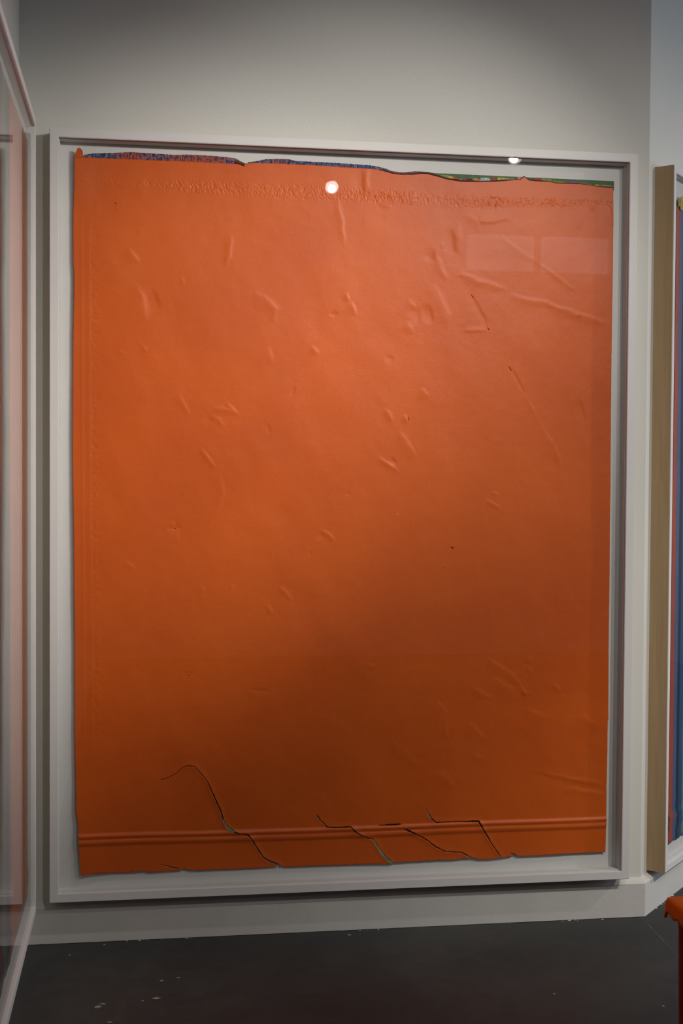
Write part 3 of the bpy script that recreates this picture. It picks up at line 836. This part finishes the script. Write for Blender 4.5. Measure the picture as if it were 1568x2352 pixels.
def sliver(pts, ws, lift):
    v, f = [], []
    for i, (p, w_) in enumerate(zip(pts, ws)):
        a = Vector(pts[max(i - 1, 0)]); b = Vector(pts[min(i + 1, len(pts) - 1)])
        d = (b - a).normalized(); n = Vector((-d.y, d.x))
        y = AY - float(skin_height(np.array([p[0]]), np.array([p[1]]))[0]) + lift
        v += [(p[0] + n.x * w_ * .42, y + 0.0006, p[1] + n.y * w_ * .42), (p[0] - n.x * w_ * .42, y - 0.0004, p[1] - n.y * w_ * .42)]
    for i in range(len(pts) - 1):
        f.append((2 * i, 2 * i + 1, 2 * i + 3, 2 * i + 2))
    art_child('teal_sliver', v, f, M_TEAL)['label'] = 'thin teal layer laid bare inside a crack'


sliver(TEARS[1][0][9:], TEARS[1][1][9:], 0.0004)
sliver(TEARS[0][0][12:16], TEARS[0][1][12:16], 0.0008)
sliver(TEARS[3][0][0:3], TEARS[3][1][0:3], 0.0012)


def ribbon(name, top, bottom_off, y, thick, mat, parent=None, bottom=None):
    """Upright strip between a top polyline and a lower line."""
    n = len(top)
    bots = bottom or [(p[0], p[1] - bottom_off) for p in top]
    v, f = [], []
    for p, q in zip(top, bots):
        v += [(p[0], y, p[1]), (q[0], y, q[1]), (p[0], y + thick, p[1]), (q[0], y + thick, q[1])]
    for i in range(n - 1):
        a, b = 4 * i, 4 * i + 4
        f += [(a, a + 1, b + 1, b), (a + 2, b + 2, b + 3, a + 3), (a, b, b + 2, a + 2), (a + 1, a + 3, b + 3, b + 1)]
    f += [(0, 2, 3, 1), (4 * n - 4, 4 * n - 3, 4 * n - 1, 4 * n - 2)]
    return art_child(name, v, f, mat, parent=parent)


def fringe(x0, x1, seed):
    xs = np.arange(x0, x1, 0.0022)
    t = interp(xs, FRINGE); b = interp(xs, TOP)
    tops = []
    for x, a in zip(xs, t):
        jag = 0.0016 * noise.noise(Vector((x * 210, seed, 0))) + 0.0009 * noise.noise(Vector((x * 520, seed, 3)))
        tops.append((x, a + jag))
    bots = [(x, c - 0.004) for x, c in zip(xs, b)]
    # top leans towards the viewer a little so that it catches the light
    n = len(xs)
    v, f = [], []
    for p, q in zip(tops, bots):
        m = ((p[0] + q[0]) / 2, (p[1] + q[1]) / 2)
        r1 = 0.0012 * noise.noise(Vector((p[0] * 300, 5, seed)))
        v += [(p[0], AY + 0.003, p[1]), (m[0], AY - 0.0006 + r1, m[1] + 0.001), (q[0], AY + 0.0012, q[1]), (p[0], AY + 0.006, p[1] - 0.001)]
    for i in range(n - 1):
        a, b_ = 4 * i, 4 * i + 4
        f += [(a, a + 1, b_ + 1, b_), (a + 1, a + 2, b_ + 2, b_ + 1), (a, b_, b_ + 3, a + 3)]
    o = art_child('crackled_fringe', v, f, M_FRINGE)
    o['label'] = 'crackled blue and red fringe along the torn top edge'


fx = [p[0] for p in FRINGE]
xn = FRINGE[11][0]
fringe(fx[0], xn - 0.012, 1.0)
fringe(xn + 0.012, fx[-1], 2.0)


def tube(name, pts, y, r, mat, parent=None, n=7, rfun=None):
    v, f = [], []
    for i, p in enumerate(pts):
        a = Vector(pts[max(i - 1, 0)]); b = Vector(pts[min(i + 1, len(pts) - 1)])
        d = (b - a).normalized(); nn = Vector((-d.y, d.x))
        rr = r * (rfun(i / (len(pts) - 1)) if rfun else 1)
        for k in range(n):
            t = 2 * math.pi * k / n
            v.append((p[0] + nn.x * math.cos(t) * rr, y + math.sin(t) * rr, p[1] + nn.y * math.cos(t) * rr))
    for i in range(len(pts) - 1):
        for k in range(n):
            f.append((i * n + k, i * n + (k + 1) % n, (i + 1) * n + (k + 1) % n, (i + 1) * n + k))
    return art_child(name, v, f, mat, True, parent=parent)


# dark curled lip along the right part of the top edge
lipx = FRINGE[23][0]
lip = [p for p in ragged(TOP, 0.004, 0.0006, 120, 4.0) if p.x > lipx][::-1]
tube('curled_lip', lip, AY + 0.0015, 0.0031, M_MAROON,
     rfun=lambda t: 0.55 + 0.45 * math.sin(math.pi * min(1, t * 1.6 + 0.1)) + 0.15 * math.sin(t * 40))['label'] = 'dark maroon curled lip of the skin'

# notch fold
tube('folded_flap', [(FRINGE[9][0], TOP[34][1] + 0.005), (FRINGE[10][0], TOP[34][1] + 0.0015), (FRINGE[11][0] + 0.002, TOP[33][1] + 0.0005)],
     AY - 0.001, 0.005, paint_mat('dark_olive_fold', (0.10, 0.035, 0.012), 0.7, 0.6, 120))

# corner tab
vs = [(p[0], AY - 0.006 - 0.006 * (i in (2, 3, 4, 5)), p[1]) for i, p in enumerate(TAB)]
vs += [(p[0], v[1] + 0.003, p[1]) for p, v in zip(TAB, vs)]
n = len(TAB)
fs = [tuple(range(n))[::-1], tuple(range(n, 2 * n))] + [(i, (i + 1) % n, n + (i + 1) % n, n + i) for i in range(n)]
art_child('corner_tab', vs, fs, [M_ORANGE])['label'] = 'small orange tab sticking up at the corner'

# green strip and collage pieces behind the right part of the top edge
M_GREEN = paint_mat('green_backing', (0.075, 0.145, 0.055), 0.75, 0.15, 60, 200, 0.0005, 0.3)
gt = ragged(GREEN_TOP, 0.006, 0.0004, 90, 7.0)
gb = [(p.x, float(interp(np.array([p.x]), TOP)[0]) - 0.008) for p in gt]
gs = ribbon('green_backing_strip', [(p.x, p.y) for p in gt], 0, AY + 0.007, 0.002, M_GREEN, bottom=gb)
gs['label'] = 'green strip along the top right edge'
PC = dict(limegreen=(0.26, 0.30, 0.06), yellow=(0.55, 0.40, 0.05), red=(0.40, 0.03, 0.02), tan=(0.42, 0.30, 0.16), black=(0.015, 0.015, 0.015),
          salmon=(0.58, 0.20, 0.08), paleblue=(0.42, 0.50, 0.52), pink=(0.55, 0.22, 0.18), olive=(0.17, 0.20, 0.05), purple=(0.22, 0.07, 0.22),
          mauve=(0.28, 0.10, 0.12), gold=(0.55, 0.30, 0.02), umber=(0.33, 0.24, 0.14))
PM = {k: paint_mat('scrap_' + k, c, 0.7, 0.3, 140) for k, c in PC.items()}
for i, (a, b, c) in enumerate(PATCHES):
    xa, xb = min(a[0], b[0]), max(a[0], b[0])
    n = 6
    tp, bt = [], []
    for k in range(n + 1):
        x = xa + (xb - xa) * k / n
        zt_ = a[1] + (b[1] - a[1]) * 0.25 * k / n + random.uniform(-0.0012, 0.0008) - (0.003 if k in (0, n) else 0)
        zl = float(interp(np.array([x]), TOP)[0]) - 0.006
        tp.append((x + random.uniform(-.0006, .0006), max(zt_, zl + 0.004))); bt.append((x, zl))
    ribbon('paint_scrap', tp, 0, AY + 0.0045 - 0.0004 * (i % 3), 0.0015, PM[c], parent=gs, bottom=bt)

# specks
for i, (x, z) in enumerate(SPECKS):
    r = 0.0022 if i == 0 else 0.0011
    yy = AY - float(skin_height(np.array([x]), np.array([z]))[0]) - 0.0002
    v = [(x, yy - 0.0008, z)] + [(x + r * (1.3 if i == 0 else 1) * math.cos(t), yy + 0.0008, z + 0.7 * r * math.sin(t)) for t in [k * math.pi / 3 for k in range(6)]]
    art_child('paint_speck', v, [(0, 1 + (k + 1) % 6, 1 + k) for k in range(6)], M_MAT)


# ------------------------------------------------------------------ striped skins in the neighbouring frames
def striped_art(name, loc, rz, x_edges, cols, z0, z1, label, seed, flip=False, ridge_z=0.12):
    """Strips run upright; local x along the wall, y=0 at the face."""
    e = empty(name, loc, rz)
    tag(e, label, 'artwork')
    nz = 150
    zs = [z0 + (z1 - z0) * k / nz for k in range(nz + 1)]

    def edge_x(i, z):
        x = x_edges[i]
        rz2 = math.exp(-((z - z0 - ridge_z) / 0.05) ** 2)
        w = 0.003 * noise.noise(Vector((i * 7.3 + seed, z * 2.0, 0))) + 0.006 * rz2 * math.sin((z - z0 - ridge_z) * 95 + i)
        if i in (0, len(x_edges) - 1):
            w = 0.003 * noise.noise(Vector((i + seed, z * 9, 2))) + 0.002 * noise.noise(Vector((i + seed, z * 40, 2)))
        return x + w
    for i, c in enumerate(cols):
        nx_ = 6
        v, f = [], []
        for back in (0, 1):
            for k, z in enumerate(zs):
                a, b = edge_x(i, z), edge_x(i + 1, z)
                s = z - z0 - ridge_z
                r = 0.004 * math.exp(-(s / 0.012) ** 2) + 0.003 * math.exp(-((s + 0.03) / 0.012) ** 2)
                for q in range(nx_ + 1):
                    x = a + (b - a) * q / nx_
                    zz = z
                    if k == 0:
                        zz += 0.012 * noise.noise(Vector((x * 14, seed, 1))) + 0.005 * noise.noise(Vector((x * 60, seed, 4)))
                    if k == nz:
                        zz += 0.014 * noise.noise(Vector((x * 12, seed, 6)))
                    v.append((x, -r + 0.0008 * noise.noise(Vector((x * 9, z * 7, seed))) + 0.003 * back, zz))
        S = nx_ + 1
        off = S * (nz + 1)
        for k in range(nz):
            for q in range(nx_):
                a = k * S + q
                f.append((a, a + 1, a + S + 1, a + S))
                f.append((off + a, off + a + S, off + a + S + 1, off + a + 1))
        for k in range(nz):
            a = k * S; f.append((a, a + S, off + a + S, off + a))
            a = k * S + nx_; f.append((a, off + a, off + a + S, a + S))
        for q in range(nx_):
            f.append((q, off + q, off + q + 1, q + 1))
            a = nz * S + q; f.append((a, a + 1, off + a + 1, off + a))
        mesh_obj('paint_stripe', v, f, SM[c], e, True)
    return e


SC = dict(red=(0.42, 0.075, 0.04), blue=(0.075, 0.125, 0.27), navy=(0.018, 0.024, 0.06), deep=(0.02, 0.085, 0.20), teal=(0.11, 0.26, 0.27),
          aqua=(0.2, 0.42, 0.42), yellow=(0.5, 0.36, 0.05), orange=(0.50, 0.115, 0.035), grey=(0.055, 0.058, 0.065), greygreen=(0.13, 0.16, 0.145), dred=(0.16, 0.03, 0.025), plum=(0.10, 0.05, 0.09))
SM = {k: paint_mat('stripe_' + k, c, 0.5, 0.08, 5, 60, 0.0006, 0.2) for k, c in SC.items()}
# right wall: face sits 18 mm behind the frame front
p = Vector((CX, 0, 0)) + ND * 0.0445
ra = striped_art('striped_skin_artwork', (p.x, p.y, 0), TH,
                 [0.137, 0.172, 0.2025, 0.229, 0.262, 0.34, 0.40, 0.50, 0.62, 0.75, 0.9, 1.1, 1.3, 1.5, 1.72],
                 ['red', 'blue', 'navy', 'deep', 'teal', 'aqua', 'orange', 'blue', 'red', 'teal', 'yellow', 'navy', 'blue', 'red'], 0.205, 2.325,
                 'striped red, blue and navy paint skin in the frame on the right wall', 3.0, ridge_z=0.085)
# its torn top edge
for k in range(9):
    xa = 0.137 + 0.022 * k
    c = ['limegreen', 'yellow', 'olive', 'limegreen', 'gold', 'black', 'olive', 'red', 'limegreen'][k]
    zt = 2.338 + random.uniform(-0.006, 0.006)
    bm_obj('paint_scrap', prism_bm([(xa, 2.30 + random.uniform(0, .01)), (xa + 0.024, 2.302 + random.uniform(0, .012)), (xa + 0.026, zt), (xa + 0.012, zt + 0.006), (xa - 0.001, zt - 0.004)], 'y', -0.005, -0.0035), PM[c], ra)
# left wall: local x = 0 at the near end, increases towards the corner
LW0 = -0.145 - FW
yl = [-0.205, -0.70, -0.785, -0.885, -0.93, -1.02, -1.15, -1.3, -1.5, -1.7, -1.89]
striped_art('striped_skin_artwork', (LX + 0.041, LW0, 0), math.radians(90),
            [y - LW0 for y in yl][::-1], ['orange', 'grey', 'greygreen', 'dred', 'plum', 'teal', 'navy', 'orange', 'blue', 'red'][::-1], 0.205, 2.362,
            'orange and dark striped paint skin behind the glass of the left frame', 8.0, ridge_z=0.07)

# ------------------------------------------------------------------ orange bench
BX0, BX1, BY0, BY1, BZ = BENCH
bench = empty('paint_covered_bench', ((BX0 + BX1) / 2, (BY0 + BY1) / 2, 0))
tag(bench, 'low bench coated in dripping orange paint, cut off by the right edge', 'bench')
bo = Vector(bench.location)
M_BENCH = orange_mat('orange_bench_paint', (0.96, 0.19, 0.008), 0.6, 0.15)
M_BLEG = paint_mat('dark_red_orange_leg', (0.33, 0.028, 0.012), 0.45, 0.15, 12)
bm_obj('seat_slab', box_bm(BX0 - bo.x + 0.004, BX1 - bo.x - 0.004, BY0 - bo.y + 0.004, BY1 - bo.y - 0.004, BZ - 0.03, BZ - 0.001, 0.004), M_BLEG, bench)
# paint coat: rounded top that turns down into a ragged, dripping skirt
per = []
rc = 0.012
cs = [(BX0 + rc, BY0 + rc, 180), (BX1 - rc, BY0 + rc, 270), (BX1 - rc, BY1 - rc, 0), (BX0 + rc, BY1 - rc, 90)]
for ci, (cx_, cy_, a0) in enumerate(cs):
    for k in range(7):
        t = math.radians(a0 + 15 * k)
        per.append((cx_ + rc * math.cos(t), cy_ + rc * math.sin(t), math.cos(t), math.sin(t)))
    nx2 = cs[(ci + 1) % 4]
    t = math.radians(a0 + 90)
    A_ = Vector((cx_ + rc * math.cos(t), cy_ + rc * math.sin(t))); B_ = Vector((nx2[0] + rc * math.cos(t), nx2[1] + rc * math.sin(t)))
    m = int((B_ - A_).length / 0.006)
    for k in range(1, m):
        q = A_.lerp(B_, k / m)
        per.append((q.x, q.y, math.cos(t), math.sin(t)))


def drop(x, y):
    n1 = noise.noise(Vector((x * 14, y * 14, 2.0)))
    n2 = noise.noise(Vector((x * 60, y * 60, 5.0)))
    d = 0.030 + 0.012 * n1 + 0.006 * n2
    for dx, dy, ln in DRIPS:
        r2 = (x - dx) ** 2 + (y - dy) ** 2
        d += ln * math.exp(-r2 / (0.0055 ** 2))
    return max(0.012, d)


rows = []
rd = 0.010
for (x, y, nx3, ny3) in per:
    col = []
    for k in range(5):
        t = math.radians(90 - 22.5 * k)
        o = rd * (math.cos(t) - 1)
        col.append((x + nx3 * o, y + ny3 * o, BZ - rd + rd * math.sin(t)))
    dd = drop(x, y)
    for k in range(1, 5):
        col.append((x + nx3 * 0.001 * k, y + ny3 * 0.001 * k, BZ - rd - dd * k / 4))
    col.append((x - nx3 * 0.003, y - ny3 * 0.003, BZ - rd - dd + 0.001))
    col.append((x - nx3 * 0.003, y - ny3 * 0.003, BZ - rd - 0.004))
    rows.append(col)
v, f = [], []
m = len(rows[0])
for col in rows:
    v += [(a - bo.x, b - bo.y, c) for a, b, c in col]
N = len(rows)
for i in range(N):
    j = (i + 1) % N
    for k in range(m - 1):
        f.append((i * m + k, i * m + k + 1, j * m + k + 1, j * m + k))
f.append(tuple(i * m for i in range(N)))
mesh_obj('paint_coat', v, f, M_BENCH, bench, True)['label'] = 'glossy orange coat with ragged drips'
for (lx, ly) in LEGS:
    bm = bmesh.new()
    n = 10
    segs = [(0.0, 0.024), (0.012, 0.026), (0.12, 0.023), (0.26, 0.024), (BZ - 0.055, 0.028), (BZ - 0.02, 0.036)]
    rings = []
    for z, r in segs:
        rings.append([bm.verts.new((lx - bo.x + r * math.cos(2 * math.pi * k / n) * (1 + 0.06 * math.sin(k * 2.1 + z * 20)), ly - bo.y + r * math.sin(2 * math.pi * k / n), z)) for k in range(n)])
    for a, b in zip(rings[:-1], rings[1:]):
        for k in range(n):
            bm.faces.new((a[k], a[(k + 1) % n], b[(k + 1) % n], b[k]))
    bm.faces.new(rings[0][::-1]); bm.faces.new(rings[-1])
    bm_obj('leg', bm, M_BLEG, bench, True)


# ------------------------------------------------------------------ ceiling tracks and spotlights
def track(y, x0, x1, label):
    e = empty('lighting_track', ((x0 + x1) / 2, y, TZ))
    tag(e, label, 'light track')
    bm_obj('rail', box_bm(x0 - (x0 + x1) / 2, x1 - (x0 + x1) / 2, -0.017, 0.017, 0, 0.032, 0.002), M_LAMP, e)
    for x in np.linspace(x0 + 0.3, x1 - 0.3, 3):
        bm_obj('hanging_rod', cyl_bm((x - (x0 + x1) / 2, 0, 0.03), (x - (x0 + x1) / 2, 0, CEIL - TZ), 0.005, 0.005, 10), M_LAMP, e)


TZ = 3.34


def spotlight(pos, target, power, cone, blend, label, radius=0.035, glow=40):
    pos, target = Vector(pos), Vector(target)
    e = empty('track_spotlight', pos)
    tag(e, label, 'spotlight', 'spotlights on the tracks')
    d = (target - pos).normalized()
    bm = cyl_bm(d * -0.14, d * 0.0, 0.036, 0.042, 28)
    cyl_bm(d * -0.155, d * -0.14, 0.026, 0.036, 28, bm=bm)
    hs = bm_obj('housing', bm, M_LAMP, e)
    # rim ring
    n = 28
    u = d.orthogonal().normalized(); w_ = d.cross(u)
    v, f = [], []
    for k in range(n):
        t = 2 * math.pi * k / n
        q = u * math.cos(t) + w_ * math.sin(t)
        v += [q * 0.042, q * 0.042 + d * 0.02, q * 0.038 + d * 0.02, q * 0.038 + d * 0.001]
    for k in range(n):
        a, b = 4 * k, 4 * ((k + 1) % n)
        f += [(a + i, b + i, b + (i + 1) % 4, a + (i + 1) % 4) for i in range(3)]
    mesh_obj('rim', v, f, M_LAMP, hs)
    bm_obj('lens', cyl_bm(d * 0.001, d * 0.004, 0.037, 0.037, 28), emit_mat('lamp_lens', LAMP_COL, glow), hs)
    bm = cyl_bm(d * -0.07, Vector((0, 0, TZ - pos.z)), 0.006, 0.006, 10)
    box_bm(-0.05, 0.05, -0.016, 0.016, TZ - pos.z - 0.02, TZ - pos.z, bm=bm)
    bm_obj('bracket', bm, M_LAMP, e)
    ld = bpy.data.lights.new('spot', 'SPOT')
    ld.energy = power; ld.color = LAMP_COL; ld.spot_size = math.radians(cone); ld.spot_blend = blend
    ld.shadow_soft_size = radius
    lo = bpy.data.objects.new('spot', ld)
    COL.objects.link(lo)
    lo.parent = e
    lo.location = d * 0.045
    lo.rotation_euler = d.to_track_quat('-Z', 'Y').to_euler()
    return e


track(-2.92, 0.6, 4.6, 'white lighting track hung nearer the pictures')
track(-3.65, 0.2, 4.2, 'white lighting track hung further from the pictures')
track(-1.25, 1.0, 6.4, 'white lighting track hung close to the main wall')
spotlight((3.08, -2.92, 3.05), (0.0, 0, 1.59), KEY_W, KEY_CONE, 1.0, 'spotlight lighting the orange picture from the upper right', glow=10)
spotlight((2.238, -2.92, 3.135), (0.91, 0, 1.91), MID_W, MID_CONE, 1.0, 'spotlight mirrored in the glass near the top right corner', 0.02, 8)
spotlight((2.72, -2.92, 3.205), (1.61, 0, 1.33), FILL_W, FILL_CONE, 1.0, 'unseen wide fill spotlight added to brighten the orange picture', glow=8)  # added fill, hung high so the frame rail hides its reflection
spotlight((3.36, -2.92, 3.08), (2.92, -0.42, 0.65), NEXT_W, NEXT_CONE, 1.0, 'spotlight throwing light on the corner beside the orange picture', glow=10)
spotlight((1.353, -3.65, 3.1), (1.0, 0, 1.3), FAR_W, FAR_CONE, 1.0, 'spotlight mirrored in the glass near the top middle', 0.016, 14)
spotlight((1.90, -1.25, 3.1), (LX, -1.1, 1.30), LEFT_W, LEFT_CONE, 1.0, 'spotlight turned to the picture on the left wall', glow=10)
spotlight((5.00, -1.25, 3.08), (2.35, 0.5, 1.35), LAST_W, LAST_CONE, 1.0, 'spotlight turned to the striped picture on the right wall', glow=10)
